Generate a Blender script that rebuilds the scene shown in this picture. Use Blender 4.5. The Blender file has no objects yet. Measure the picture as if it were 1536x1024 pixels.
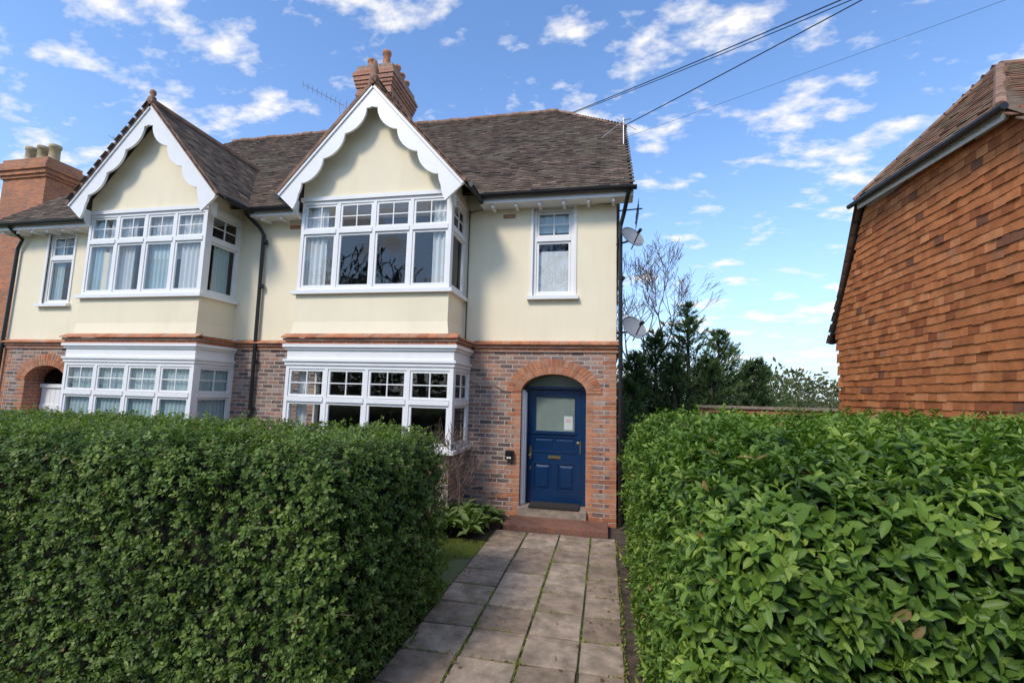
import bpy, math, random
import numpy as np
from mathutils import Vector, noise, Matrix
random.seed(7); rng=np.random.default_rng(7)
R=math.radians
scene=bpy.context.scene
COL=scene.collection

# ------------------------------------------------------------------ materials
def newmat(name):
    m=bpy.data.materials.new(name); m.use_nodes=True
    nt=m.node_tree; nt.nodes.clear()
    out=nt.nodes.new('ShaderNodeOutputMaterial')
    b=nt.nodes.new('ShaderNodeBsdfPrincipled')
    nt.links.new(b.outputs[0],out.inputs[0])
    return m,nt,b,out
def nd(nt,t,**k):
    n=nt.nodes.new(t)
    for a,v in k.items(): setattr(n,a,v)
    return n
def ramp(nt,src,stops,interp='LINEAR'):
    r=nd(nt,'ShaderNodeValToRGB'); r.color_ramp.interpolation=interp
    e=r.color_ramp.elements
    while len(e)<len(stops): e.new(.5)
    for i,(p,c) in enumerate(stops):
        e[i].position=p; e[i].color=(c[0],c[1],c[2],1)
    nt.links.new(src,r.inputs[0]); return r.outputs[0]
def pos(nt): return nd(nt,'ShaderNodeNewGeometry').outputs['Position']
def noise_(nt,scale,detail=4,rough=.55,vec=None):
    n=nd(nt,'ShaderNodeTexNoise'); n.inputs['Scale'].default_value=scale
    n.inputs['Detail'].default_value=detail; n.inputs['Roughness'].default_value=rough
    nt.links.new(vec if vec is not None else pos(nt),n.inputs['Vector']); return n.outputs['Fac']
def mixc(nt,fac,a,b,mode='MIX'):
    m=nd(nt,'ShaderNodeMix',data_type='RGBA',blend_type=mode)
    for s,i in ((fac,0),(a,6),(b,7)):
        if isinstance(s,bpy.types.NodeSocket): nt.links.new(s,m.inputs[i])
        elif i==0: m.inputs[0].default_value=s
        else: m.inputs[i].default_value=(s[0],s[1],s[2],1)
    return m.outputs[2]
def math_(nt,op,a,b=0.,c=None,clamp=False):
    m=nd(nt,'ShaderNodeMath',operation=op); m.use_clamp=clamp
    for i,s in enumerate((a,b) if c is None else (a,b,c)):
        if isinstance(s,bpy.types.NodeSocket): nt.links.new(s,m.inputs[i])
        else: m.inputs[i].default_value=s
    return m.outputs[0]
def bump(nt,b,h,strength=.3,dist=.01):
    n=nd(nt,'ShaderNodeBump'); n.inputs['Strength'].default_value=strength
    n.inputs['Distance'].default_value=dist
    nt.links.new(h,n.inputs['Height']); nt.links.new(n.outputs[0],b.inputs['Normal'])
def simple(name,c,rough=.6,amt=.12,scale=3.,bs=0.,bscale=60,metal=0.,dirt=None):
    m,nt,b,_=newmat(name)
    f=noise_(nt,scale,6)
    lo=tuple(x*(1-amt*2) for x in c); hi=tuple(min(1,x*(1+amt)) for x in c)
    col=ramp(nt,f,[(.3,lo),(.6,c),(.75,hi)])
    if dirt:
        mp=nd(nt,'ShaderNodeMapping'); mp.inputs['Scale'].default_value=(4,4,.5)
        nt.links.new(pos(nt),mp.inputs[0])
        g=ramp(nt,noise_(nt,1.6,6,.6,mp.outputs[0]),[(.5,(0,0,0)),(.75,(1,1,1))])
        col=mixc(nt,math_(nt,'MULTIPLY',g,dirt[3]),col,dirt[:3])
    nt.links.new(col,b.inputs['Base Color'])
    b.inputs['Roughness'].default_value=rough; b.inputs['Metallic'].default_value=metal
    if bs: bump(nt,b,noise_(nt,bscale,5,.7),bs,.01)
    return m
def attrmat(name,stops,rough=.7,bs=.3,bscale=40,spec=.3,dirt=None,nz=.25,dscale=1.3):
    m,nt,b,_=newmat(name)
    a=nd(nt,'ShaderNodeAttribute',attribute_name='var').outputs['Fac']
    col=ramp(nt,a,stops)
    n=noise_(nt,6,6,.65)
    col=mixc(nt,1.,col,ramp(nt,n,[(.3,(1-nz*1.4,)*3),(.7,(1+nz*.3,)*3)]),'MULTIPLY')
    if dirt:
        g=ramp(nt,noise_(nt,dscale,8,.7),[(dirt[4],(0,0,0)),(dirt[4]+.15,(1,1,1))])
        col=mixc(nt,math_(nt,'MULTIPLY',g,dirt[3]),col,dirt[:3])
    nt.links.new(col,b.inputs['Base Color']); b.inputs['Roughness'].default_value=rough
    b.inputs['Specular IOR Level'].default_value=spec
    if bs: bump(nt,b,noise_(nt,bscale,5,.7),bs,.006)
    return m
def brickmat(name,stops,mortar,w=.225,h=.075,ms=.009):
    m,nt,b,_=newmat(name)
    s=nd(nt,'ShaderNodeSeparateXYZ'); nt.links.new(pos(nt),s.inputs[0])
    c=nd(nt,'ShaderNodeCombineXYZ')
    nt.links.new(math_(nt,'ADD',s.outputs[0],s.outputs[1]),c.inputs[0]); nt.links.new(s.outputs[2],c.inputs[1])
    wob=nd(nt,'ShaderNodeTexNoise'); wob.inputs['Scale'].default_value=9; nt.links.new(c.outputs[0],wob.inputs['Vector'])
    v=nd(nt,'ShaderNodeVectorMath',operation='MULTIPLY_ADD')
    nt.links.new(wob.outputs['Color'],v.inputs[0]); v.inputs[1].default_value=(.010,.010,0); nt.links.new(c.outputs[0],v.inputs[2])
    t=nd(nt,'ShaderNodeTexBrick'); t.offset=.5
    nt.links.new(v.outputs[0],t.inputs['Vector'])
    t.inputs['Scale'].default_value=1; t.inputs['Brick Width'].default_value=w; t.inputs['Row Height'].default_value=h
    t.inputs['Mortar Size'].default_value=ms; t.inputs['Mortar Smooth'].default_value=.3
    t.inputs['Color1'].default_value=(0,0,0,1); t.inputs['Color2'].default_value=(1,1,1,1); t.inputs['Mortar'].default_value=(.5,.5,.5,1)
    col=ramp(nt,t.outputs['Color'],stops)
    col=mixc(nt,1.,col,ramp(nt,noise_(nt,25,5,.7),[(.3,(.65,.65,.65)),(.7,(1.2,1.2,1.2))]),'MULTIPLY')
    col=mixc(nt,1.,col,ramp(nt,noise_(nt,.9,5,.6),[(.35,(.75,.75,.78)),(.65,(1.1,1.08,1.05))]),'MULTIPLY')
    g=ramp(nt,noise_(nt,2.3,8,.75),[(.55,(0,0,0)),(.68,(1,1,1))])
    col=mixc(nt,math_(nt,'MULTIPLY',g,.35),col,mortar)
    col=mixc(nt,t.outputs['Fac'],col,mortar)
    nt.links.new(col,b.inputs['Base Color']); b.inputs['Roughness'].default_value=.85
    h1=math_(nt,'SUBTRACT',noise_(nt,60,4),math_(nt,'MULTIPLY',t.outputs['Fac'],2.))
    bump(nt,b,h1,.6,.006)
    return m

M={}
M['cream']=simple('cream_render',(.88,.78,.57),.85,.03,1.2,.14,90,dirt=(.58,.47,.32,.12))
M['white']=simple('white_gloss_paint',(.84,.83,.81),.35,.02,3,dirt=(.55,.52,.46,.10))
M['black']=simple('black_plastic_gutter',(.012,.012,.013),.35,.1)
M['brick']=brickmat('mixed_brick',[(0,(.13,.09,.085)),(.25,(.23,.145,.125)),(.45,(.36,.20,.15)),(.65,(.47,.225,.14)),(.82,(.44,.32,.25)),(1,(.20,.14,.13))],(.47,.41,.34))
M['redbrick']=brickmat('red_brick',[(0,(.40,.145,.075)),(.5,(.56,.21,.10)),(1,(.42,.17,.11))],(.40,.32,.25))
M['farbrick']=brickmat('far_brick',[(0,(.42,.14,.06)),(.5,(.60,.22,.09)),(1,(.36,.15,.09))],(.36,.26,.19),ms=.007)
M['voussoir']=attrmat('rubbed_brick',[(0,(.40,.15,.075)),(.5,(.56,.225,.11)),(1,(.46,.24,.15))],.85,dirt=(.50,.42,.34,.5,.55))
M['mortar']=simple('lime_mortar',(.48,.41,.34),.95,.1,20)
M['tile']=attrmat('clay_roof_tile',[(0,(.065,.050,.042)),(.3,(.115,.085,.066)),(.6,(.155,.113,.085)),(.85,(.20,.14,.10)),(1,(.27,.19,.14))],.95,.5,60,.15,dirt=(.19,.17,.125,.5,.50),nz=.35)
M['hung']=attrmat('hung_clay_tile',[(0,(.34,.11,.045)),(.3,(.52,.18,.065)),(.7,(.64,.235,.085)),(.93,(.70,.29,.12)),(1,(.26,.11,.06))],.9,.5,60,.2,dirt=(.27,.11,.055,.5,.56),nz=.25)
M['hungroof']=attrmat('neighbour_roof_tile',[(0,(.12,.07,.05)),(.4,(.23,.12,.075)),(.7,(.32,.165,.10)),(1,(.19,.14,.10))],.95,.5,60,.15,dirt=(.22,.19,.12,.55,.46))
M['ridge']=simple('clay_ridge_tile',(.32,.18,.115),.9,.3,5,.3)
M['pot']=simple('terracotta_pot',(.55,.22,.11),.8,.25,5)
M['buffpot']=simple('buff_pot',(.45,.35,.20),.8,.25,5)
M['navy']=simple('navy_door_paint',(.005,.030,.095),.22,.05,2)
M['brass']=simple('brass_fitting',(.6,.45,.2),.3,.1,4,metal=1.)
M['steel']=simple('galvanised_metal',(.45,.46,.47),.4,.1,4,metal=.7)
M['dishgrey']=simple('dish_paint',(.26,.28,.30),.5,.1,4)
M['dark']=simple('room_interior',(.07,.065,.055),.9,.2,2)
M['curtain']=simple('curtain_cloth',(.72,.73,.72),.9,.03,3)
M['curtainb']=simple('pale_blue_curtain',(.47,.60,.62),.9,.06,3)
M['soil']=simple('soil',(.10,.07,.048),.95,.35,8,.8,30)
M['stone']=simple('threshold_stone',(.32,.26,.20),.9,.2,12,.3)
M['mat']=simple('doormat_fibre',(.035,.03,.028),1.,.2,40,.6,200)
M['redtile']=brickmat('quarry_tile',[(0,(.17,.075,.05)),(.5,(.24,.105,.068)),(1,(.21,.10,.07))],(.18,.14,.11),.15,.15,.006)
M['paper']=simple('paper_notice',(.55,.58,.54),.7,.03)
M['pink']=simple('faded_print',(.55,.40,.40),.7,.03)
M['bark']=simple('bark',(.14,.11,.085),.95,.3,10,.5)
M['twig']=simple('twig',(.20,.14,.105),.9,.3,10)
M['asphalt']=simple('asphalt',(.05,.05,.05),.9,.2,30,.4,200)
def glassmat():
    m,nt,b,out=newmat('window_glass')
    nt.nodes.remove(b)
    tr=nd(nt,'ShaderNodeBsdfTransparent'); tr.inputs[0].default_value=(.90,.92,.92,1)
    gl=nd(nt,'ShaderNodeBsdfGlossy'); gl.inputs['Roughness'].default_value=.01
    lw=nd(nt,'ShaderNodeLayerWeight')
    fac=math_(nt,'MULTIPLY_ADD',math_(nt,'POWER',lw.outputs['Facing'],4.),.85,.085)
    bp=nd(nt,'ShaderNodeBump'); bp.inputs['Strength'].default_value=.07; bp.inputs['Distance'].default_value=.02
    nt.links.new(noise_(nt,2.5,2),bp.inputs['Height']); nt.links.new(bp.outputs[0],gl.inputs['Normal'])
    mx=nd(nt,'ShaderNodeMixShader')
    nt.links.new(fac,mx.inputs[0]); nt.links.new(tr.outputs[0],mx.inputs[1]); nt.links.new(gl.outputs[0],mx.inputs[2])
    nt.links.new(mx.outputs[0],out.inputs[0]); return m
M['glass']=glassmat()
M['frost']=simple('frosted_glass',(.20,.25,.22),.12,.1,3)
def leafmat(name,stops,rough=.4,trans=.25,spec=.4):
    m,nt,b,out=newmat(name)
    a=nd(nt,'ShaderNodeAttribute',attribute_name='var').outputs['Fac']
    col=ramp(nt,a,stops)
    col=mixc(nt,1.,col,ramp(nt,noise_(nt,2.2,4),[(.35,(.74,.78,.75)),(.65,(1.12,1.1,1.0))]),'MULTIPLY')
    nt.links.new(col,b.inputs['Base Color']); b.inputs['Roughness'].default_value=rough
    b.inputs['Specular IOR Level'].default_value=spec
    t=nd(nt,'ShaderNodeBsdfTranslucent'); nt.links.new(mixc(nt,1.,col,(1.3,1.5,.5),'MULTIPLY'),t.inputs[0])
    mx=nd(nt,'ShaderNodeMixShader'); mx.inputs[0].default_value=trans
    nt.links.new(b.outputs[0],mx.inputs[1]); nt.links.new(t.outputs[0],mx.inputs[2]); nt.links.new(mx.outputs[0],out.inputs[0])
    return m
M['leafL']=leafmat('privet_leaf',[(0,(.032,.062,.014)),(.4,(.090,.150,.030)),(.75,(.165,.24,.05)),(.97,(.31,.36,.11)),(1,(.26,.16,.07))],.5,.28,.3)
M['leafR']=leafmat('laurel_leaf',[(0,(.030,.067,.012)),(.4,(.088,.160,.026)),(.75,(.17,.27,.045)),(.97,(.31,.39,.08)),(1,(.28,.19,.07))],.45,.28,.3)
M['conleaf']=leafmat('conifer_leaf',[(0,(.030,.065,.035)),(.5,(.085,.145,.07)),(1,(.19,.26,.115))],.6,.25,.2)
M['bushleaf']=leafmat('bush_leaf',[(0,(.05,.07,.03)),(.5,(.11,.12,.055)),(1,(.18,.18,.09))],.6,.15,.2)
M['grass']=leafmat('grass_blade',[(0,(.18,.22,.045)),(1,(.36,.40,.10))],.6,.3,.2)
M['hosta']=leafmat('bergenia_leaf',[(0,(.11,.17,.05)),(1,(.25,.32,.12))],.45,.2,.3)
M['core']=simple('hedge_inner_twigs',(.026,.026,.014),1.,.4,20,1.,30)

# ------------------------------------------------------------------ mesh helpers
class MB:
    def __init__(s): s.v=[];s.f=[];s.a=[]
    def face(s,pts,var=None):
        k=len(s.v); s.v+= [tuple(p) for p in pts]; s.f.append(tuple(range(k,k+len(pts))))
        s.a+= [random.random() if var is None else var]*len(pts)
    def hexa(s,p,var=None):
        k=len(s.v); s.v+=[tuple(q) for q in p]
        for q in ((0,3,2,1),(4,5,6,7),(0,1,5,4),(1,2,6,5),(2,3,7,6),(3,0,4,7)): s.f.append(tuple(k+i for i in q))
        s.a+= [random.random() if var is None else var]*8
    def box(s,x0,x1,y0,y1,z0,z1,var=None):
        s.hexa([(x0,y0,z0),(x1,y0,z0),(x1,y1,z0),(x0,y1,z0),(x0,y0,z1),(x1,y0,z1),(x1,y1,z1),(x0,y1,z1)],var)
    def prism(s,pts,d):
        n=len(pts);k=len(s.v);s.v+=[tuple(p) for p in pts]+[tuple(Vector(p)+Vector(d)) for p in pts]
        s.f.append(tuple(range(k,k+n))); s.f.append(tuple(range(k+2*n-1,k+n-1,-1)))
        for i in range(n):
            j=(i+1)%n; s.f.append((k+i,k+n+i,k+n+j,k+j))
        s.a+=[random.random()]*(2*n)
    def tube(s,pts,r,n=8,cap=True):
        pts=[Vector(p) for p in pts]
        rs=r if isinstance(r,(list,tuple)) else [r]*len(pts)
        k=len(s.v); up=None
        for i,p in enumerate(pts):
            d=(pts[min(i+1,len(pts)-1)]-pts[max(i-1,0)]).normalized()
            if up is None: up=d.orthogonal().normalized()
            a=(up-d*up.dot(d)).normalized(); b=d.cross(a); up=a
            for j in range(n):
                t=2*math.pi*j/n; s.v.append(tuple(p+(a*math.cos(t)+b*math.sin(t))*rs[i])); s.a.append(.5)
        for i in range(len(pts)-1):
            for j in range(n):
                j2=(j+1)%n; s.f.append((k+i*n+j,k+i*n+j2,k+(i+1)*n+j2,k+(i+1)*n+j))
        if cap:
            s.f.append(tuple(k+j for j in range(n))[::-1]); e=k+(len(pts)-1)*n; s.f.append(tuple(e+j for j in range(n)))
    def tube_prof(s,c,prof,n=16,axis=None):
        k=len(s.v); c=Vector(c)
        if axis is None: q=Matrix.Identity(3)
        else: q=Vector((0,0,1)).rotation_difference(Vector(axis)).to_matrix()
        for (r,z) in prof:
            for j in range(n):
                t=2*math.pi*j/n; s.v.append(tuple(c+q@Vector((r*math.cos(t),r*math.sin(t),z)))); s.a.append(.5)
        for i in range(len(prof)-1):
            for j in range(n):
                j2=(j+1)%n; s.f.append((k+i*n+j,k+i*n+j2,k+(i+1)*n+j2,k+(i+1)*n+j))
    def build(s,name,mat,parent=None,smooth=False,bevel=0):
        me=bpy.data.meshes.new(name); me.from_pydata(s.v,[],s.f); me.update()
        at=me.attributes.new('var','FLOAT','POINT'); at.data.foreach_set('value',np.array(s.a,dtype=np.float32))
        ob=bpy.data.objects.new(name,me); COL.objects.link(ob); me.materials.append(M[mat] if isinstance(mat,str) else mat)
        if smooth:
            me.polygons.foreach_set('use_smooth',[True]*len(me.polygons))
        if parent is not None:
            ob.parent=parent; ob.location=-Vector(parent.location)
        if bevel:
            b=ob.modifiers.new('bevel','BEVEL'); b.width=bevel; b.segments=2; b.limit_method='ANGLE'
        return ob
class Fr:
    def __init__(s,o,u,n): s.o=Vector(o);s.u=Vector(u);s.n=Vector(n)
    def p(s,a,z,d): return s.o+s.u*a+Vector((0,0,z))+s.n*d
    def box(s,mb,a0,a1,z0,z1,d0,d1,var=None):
        mb.hexa([s.p(a0,z0,d1),s.p(a1,z0,d1),s.p(a1,z0,d0),s.p(a0,z0,d0),s.p(a0,z1,d1),s.p(a1,z1,d1),s.p(a1,z1,d0),s.p(a0,z1,d0)],var)
def empty(name,loc):
    e=bpy.data.objects.new(name,None); e.location=loc; COL.objects.link(e); return e

# ------------------------------------------------------------------ ground
def plane(name,x0,x1,y0,y1,z,mat):
    b=MB(); b.face([(x0,y0,z),(x1,y0,z),(x1,y1,z),(x0,y1,z)]); return b.build(name,mat)
M['field']=simple('ground_grass_soil',(.12,.14,.055),.95,.3,.6,.5,20)
plane('ground',-400,400,-400,600,-.02,'field')
plane('soil_bed',-14,3.8,1.0,8.0,-.008,'soil')
plane('asphalt_pavement',-14,14,-3.0,1.0,-.004,'asphalt')
plane('road',-200,200,-11.0,-3.02,-.014,'asphalt')
M['slab']=attrmat('exposed_aggregate_slab',[(0,(.35,.26,.19)),(.5,(.44,.33,.245)),(1,(.51,.395,.30))],.9,.8,170,.2,dirt=(.19,.155,.10,.62,.49),nz=.4,dscale=2.6)
M['moss']=simple('mossy_joint',(.085,.095,.035),.95,.5,12,.8,80)
pth=empty('paving_path',(-.8,4,0))
b=MB(); b.box(-1.66,.17,.6,7.32,-.03,.004); b.build('joint_bed','moss',pth)
b=MB()
ys=[.62+.46*i for i in range(16)]
xs=[-1.65,-1.15,-.66,-.20,.16]
for i in range(len(ys)-1):
    for j in range(len(xs)-1):
        g=.010; y1=min(ys[i+1]-g,7.30)
        if y1-ys[i]<.1: continue
        t=random.uniform(-.006,.006);s2=random.uniform(-.006,.006)
        x0,x1,y0=xs[j]+g+random.uniform(-.005,.005),xs[j+1]-g+random.uniform(-.005,.003),ys[i]+g+random.uniform(-.006,.006)
        z=.022; k=random.uniform(-.005,.005)
        b.hexa([(x0,y0,0),(x1,y0+k,0),(x1,y1,0),(x0,y1,0),(x0,y0,z+t),(x1,y0+k,z-t),(x1,y1,z+s2),(x0,y1,z-s2)])
b.build('slabs','slab',pth,bevel=.008)

# ------------------------------------------------------------------ tiles
def inside(u,v,poly):
    c=False;n=len(poly)
    for i in range(n):
        (x1,y1),(x2,y2)=poly[i],poly[i-1]
        if (y1>v)!=(y2>v) and u<(x2-x1)*(v-y1)/(y2-y1)+x1: c=not c
    return c
def tiles(mb,o,U,V,poly,tw=.168,g=.105,th=.012,lift=.024,jit=.005,sd=.24):
    o,U,V=Vector(o),Vector(U).normalized(),Vector(V).normalized(); N=U.cross(V)
    us=[p[0] for p in poly]; vs=[p[1] for p in poly]
    r=0; v=min(vs)
    while v<max(vs):
        u=min(us)-(tw/2 if r%2 else 0)
        rowv=random.uniform(-.05,.05)
        while u<max(us):
            if inside(u+tw/2,v+g*.5,poly):
                d=random.uniform(-jit,jit); e=random.uniform(0,.008) if random.random()>.04 else .014; w=tw-.004
                L=g*1.55; kk=random.uniform(-.004,.004)
                def P(a,bb,c): return o+U*a+V*bb+N*c
                top=lift+e
                mb.hexa([P(u,v+d,top-th),P(u+w,v+d+kk,top-th),P(u+w,v+L,.001),P(u,v+L,.001),
                         P(u,v+d,top),P(u+w,v+d+kk,top),P(u+w,v+L,.001+th),P(u,v+L,.001+th)],
                        min(1,max(0,random.gauss(.5+rowv,sd))))
            u+=tw
        v+=g; r+=1
def under(mb,o,U,V,poly,off=-.004):
    o,U,V=Vector(o),Vector(U).normalized(),Vector(V).normalized(); N=U.cross(V)
    mb.face([o+U*a+V*c+N*off for a,c in poly],.2)

# ------------------------------------------------------------------ main house
HX0,HX1,FY=-13.2,.18,8.0
house=empty('brick_house',(-6.5,8,0))
cream,white,brick,red,black,glass=MB(),MB(),MB(),MB(),MB(),MB()
dark,cur,curb,mort,vous=MB(),MB(),MB(),MB(),MB()
def wall(mb,fr,a0,a1,z0,z1,holes,rev=.1,rmb=None):
    A=sorted({a0,a1,*[h[0] for h in holes],*[h[1] for h in holes]}); Z=sorted({z0,z1,*[h[2] for h in holes],*[h[3] for h in holes]})
    A=[a for a in A if a0<=a<=a1]; Z=[z for z in Z if z0<=z<=z1]
    for i in range(len(A)-1):
        for j in range(len(Z)-1):
            ca,cz=(A[i]+A[i+1])/2,(Z[j]+Z[j+1])/2
            if any(h[0]<ca<h[1] and h[2]<cz<h[3] for h in holes): continue
            mb.face([fr.p(A[i],Z[j],0),fr.p(A[i+1],Z[j],0),fr.p(A[i+1],Z[j+1],0),fr.p(A[i],Z[j+1],0)])
    for h in holes:
        for q in (((h[0],h[2]),(h[0],h[3])),((h[1],h[3]),(h[1],h[2])),((h[0],h[3]),(h[1],h[3])),((h[1],h[2]),(h[0],h[2]))):
            (p0,p1)=q
            (rmb or mb).face([fr.p(p0[0],p0[1],0),fr.p(p1[0],p1[1],0),fr.p(p1[0],p1[1],-rev),fr.p(p0[0],p0[1],-rev)])
F0=Fr((0,FY,0),(1,0,0),(0,-1,0))
RW=(-1.27,-.55,3.82,5.42)
LW=(-12.33,-11.61,3.82,5.42)
BH=[(-5.24,-2.61,3.30,5.44),(-9.99,-7.42,3.30,5.44)]
wall(cream,F0,HX0,HX1,3.0,5.75,[RW,LW]+BH,.09)
def arch_wall(xc,hw,spring,rise):
    n=20
    pts=[(xc+hw*math.cos(t),spring+rise*math.sin(t)) for t in [math.pi*i/n for i in range(n+1)]]
    for i in range(n):
        (xa,za),(xb,zb)=pts[i],pts[i+1]
        brick.face([(xb,FY,zb),(xa,FY,za),(xa,FY,2.86),(xb,FY,2.86)])
        red.face([(xb,FY,zb),(xa,FY,za),(xa,FY+.36,za),(xb,FY+.36,zb)])
    for sx in (-1,1):
        red.face([(xc+sx*hw,FY,0),(xc+sx*hw,FY,spring),(xc+sx*hw,FY+.36,spring),(xc+sx*hw,FY+.36,0)])
    nv=31
    for ring,(ra,rb) in enumerate(((0,.125),(.13,.255))):
        for i in range(nv):
            t0=math.pi*(i+.07)/nv; t1=math.pi*(i+.93)/nv
            def q(t,r,y): 
                return (xc+(hw+r)*math.cos(t),y,spring+(rise+r)*math.sin(t))
            y0=FY-.012-random.uniform(0,.004); y1=FY+.05
            vous.hexa([q(t1,ra,y0),q(t0,ra,y0),q(t0,ra,y1),q(t1,ra,y1),q(t1,rb,y0),q(t0,rb,y0),q(t0,rb,y1),q(t1,rb,y1)])
    N2=40
    for i in range(N2):
        t0,t1=math.pi*i/N2,math.pi*(i+1)/N2
        def q2(t,r): return (xc+(hw+r)*math.cos(t),FY-.006,spring+(rise+r)*math.sin(t))
        mort.face([q2(t1,.001),q2(t0,.001),q2(t0,.256),q2(t1,.256)])
AX,AHW,ASP,AR=-.87,.555,2.14,.32
AX2=-11.95
for (xc,xa,xb) in ((AX,-2.5,HX1),(AX2,HX0,-10.1)):
    arch_wall(xc,AHW,ASP,AR)
    wall(brick,F0,xa,xc-AHW,0,2.86,[]); wall(brick,F0,xc+AHW,xb,0,2.86,[])
wall(brick,F0,-7.3,-5.3,0,2.86,[])
wall(brick,F0,-5.3,-2.5,0,.9,[]); wall(brick,F0,-10.1,-7.3,0,.9,[])
def quoin(x,dr,z0,z1,far=.225,near=.115):
    z=z0;i=0
    a,c=sorted((x,x+dr*.10)); mort.face([(a,FY-.002,z0),(c,FY-.002,z0),(c,FY-.002,z1),(a,FY-.002,z1)])
    while z<z1-.01:
        w=far if i%2 else near
        a,c=sorted((x,x+dr*w))
        vous.box(a+.002,c-.002,FY-.004-random.uniform(0,.003),FY+.03,z+.006,min(z+.069,z1))
        z+=.075;i+=1
for xc in (AX,AX2):
    quoin(xc-AHW,-1,.0,ASP); quoin(xc+AHW,1,.0,ASP)
quoin(HX1,-1,.0,2.83); quoin(HX0,1,0,2.83)
SR=Fr((HX1,FY,0),(0,1,0),(1,0,0)); SL=Fr((HX0,17.8,0),(0,-1,0),(-1,0,0))
wall(brick,SR,0,9.8,0,2.86,[]); wall(brick,SL,0,9.8,0,2.86,[])
for X,s in ((HX1,1),(HX0,-1)):
    pts=[(X,8,2.95),(X,17.8,2.95),(X,17.8,5.7),(X,14.9,8.4),(X,10.9,8.4),(X,8,5.75)]
    cream.face(pts if s>0 else pts[::-1])
brick.face([(HX0,17.8,0),(HX1,17.8,0),(HX1,17.8,5.7),(HX0,17.8,5.7)])
def strcourse(segs):
    for (a0,a1) in segs:
        red.box(a0,a1,FY-.03,FY+.05,2.835,2.898)
        red.box(a0,a1,FY-.06,FY+.05,2.901,2.955)
        x=a0
        while x<a1-.02:
            w=min(.17,a1-x)
            e=random.uniform(0,.008)
            vous.hexa([(x,FY-.10-e,2.955),(x+w-.006,FY-.10-e,2.955),(x+w-.006,FY+.01,2.995),(x,FY+.01,2.995),(x,FY-.10-e,2.978),(x+w-.006,FY-.10-e,2.978),(x+w-.006,FY+.01,3.035),(x,FY+.01,3.035)])
            x+=.17
strcourse([(-2.3,HX1+.07),(-7.2,-5.4),(HX0-.07,-10.2)])
for i,(p,z0,z1) in enumerate(((.03,2.835,2.898),(.06,2.901,2.955),(.10,2.958,3.0))):
    (red if i<2 else vous).box(HX1,HX1+p,FY+.06,17.8,z0,z1)

def window(fr,L,z0,z1,cols,ztr,topgrid=(2,2),fw=.06,dep=.06):
    f=lambda *a: fr.box(white,*a)
    f(0,fw,z0,z1,-dep,0); f(L-fw,L,z0,z1,-dep,0)
    f(fw,L-fw,z1-fw,z1,-dep,-.001); f(fw,L-fw,z0,z0+fw,-dep,-.001)
    cw=(L-fw)/cols
    for i in range(1,cols): 
        f(cw*i,cw*i+fw,z0+fw,z1-fw,-dep,-.002)
    if ztr: 
        for i in range(cols): f(cw*i+fw,cw*(i+1),ztr-.04,ztr+.04,-dep,.012)
    rows=[(z0+fw,(ztr-.04) if ztr else z1-fw,None)]
    if ztr: rows.append((ztr+.04,z1-fw,topgrid))
    for i in range(cols):
        a0,a1=cw*i+fw,cw*(i+1)
        for (q0,q1,gr) in rows:
            g=.005; s=.036
            A0,A1,Q0,Q1=a0+g,a1-g,q0+g,q1-g
            f(A0,A0+s,Q0,Q1,-dep+.012,-.014); f(A1-s,A1,Q0,Q1,-dep+.012,-.014)
            f(A0+s,A1-s,Q0,Q0+s,-dep+.012,-.015); f(A0+s,A1-s,Q1-s,Q1,-dep+.012,-.015)
            if gr:
                nx,nz=gr
                for k in range(1,nx):
                    m=(A0+A1)/2 if nx==2 else A0+s+(A1-A0-2*s)*k/nx
                    f(m-.009,m+.009,Q0+s,Q1-s,-dep+.02,-.018)
                for k in range(1,nz):
                    m=Q0+(Q1-Q0)*k/nz; f(A0+s,A1-s,m-.009,m+.009,-dep+.021,-.019)
            e=random.uniform(-.002,.002); e2=random.uniform(-.002,.002)
            glass.face([fr.p(A0+s,Q0+s,-.032+e),fr.p(A1-s,Q0+s,-.032+e2),fr.p(A1-s,Q1-s,-.032-e),fr.p(A0+s,Q1-s,-.032-e2)])
def curtain(mb,fr,a0,a1,z0,z1,d,amp=.016,wl=.10):
    n=max(6,int((a1-a0)/.012)); prev=None; ph=random.random()*6
    for i in range(n+1):
        a=a0+(a1-a0)*i/n; dd=d+amp*math.sin(2*math.pi*a/wl+ph+.8*math.sin(a*7))
        if prev: mb.face([fr.p(prev[0],z0,prev[1]),fr.p(a,z0,dd),fr.p(a,z1,dd),fr.p(prev[0],z1,prev[1])])
        prev=(a,dd)
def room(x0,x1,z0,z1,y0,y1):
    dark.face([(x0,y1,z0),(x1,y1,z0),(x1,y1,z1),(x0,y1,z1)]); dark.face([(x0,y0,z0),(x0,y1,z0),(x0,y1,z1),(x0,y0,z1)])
    dark.face([(x1,y0,z0),(x1,y1,z0),(x1,y1,z1),(x1,y0,z1)]); dark.face([(x0,y0,z0),(x1,y0,z0),(x1,y1,z0),(x0,y1,z0)]); dark.face([(x0,y0,z1),(x1,y0,z1),(x1,y1,z1),(x0,y1,z1)])
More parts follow.
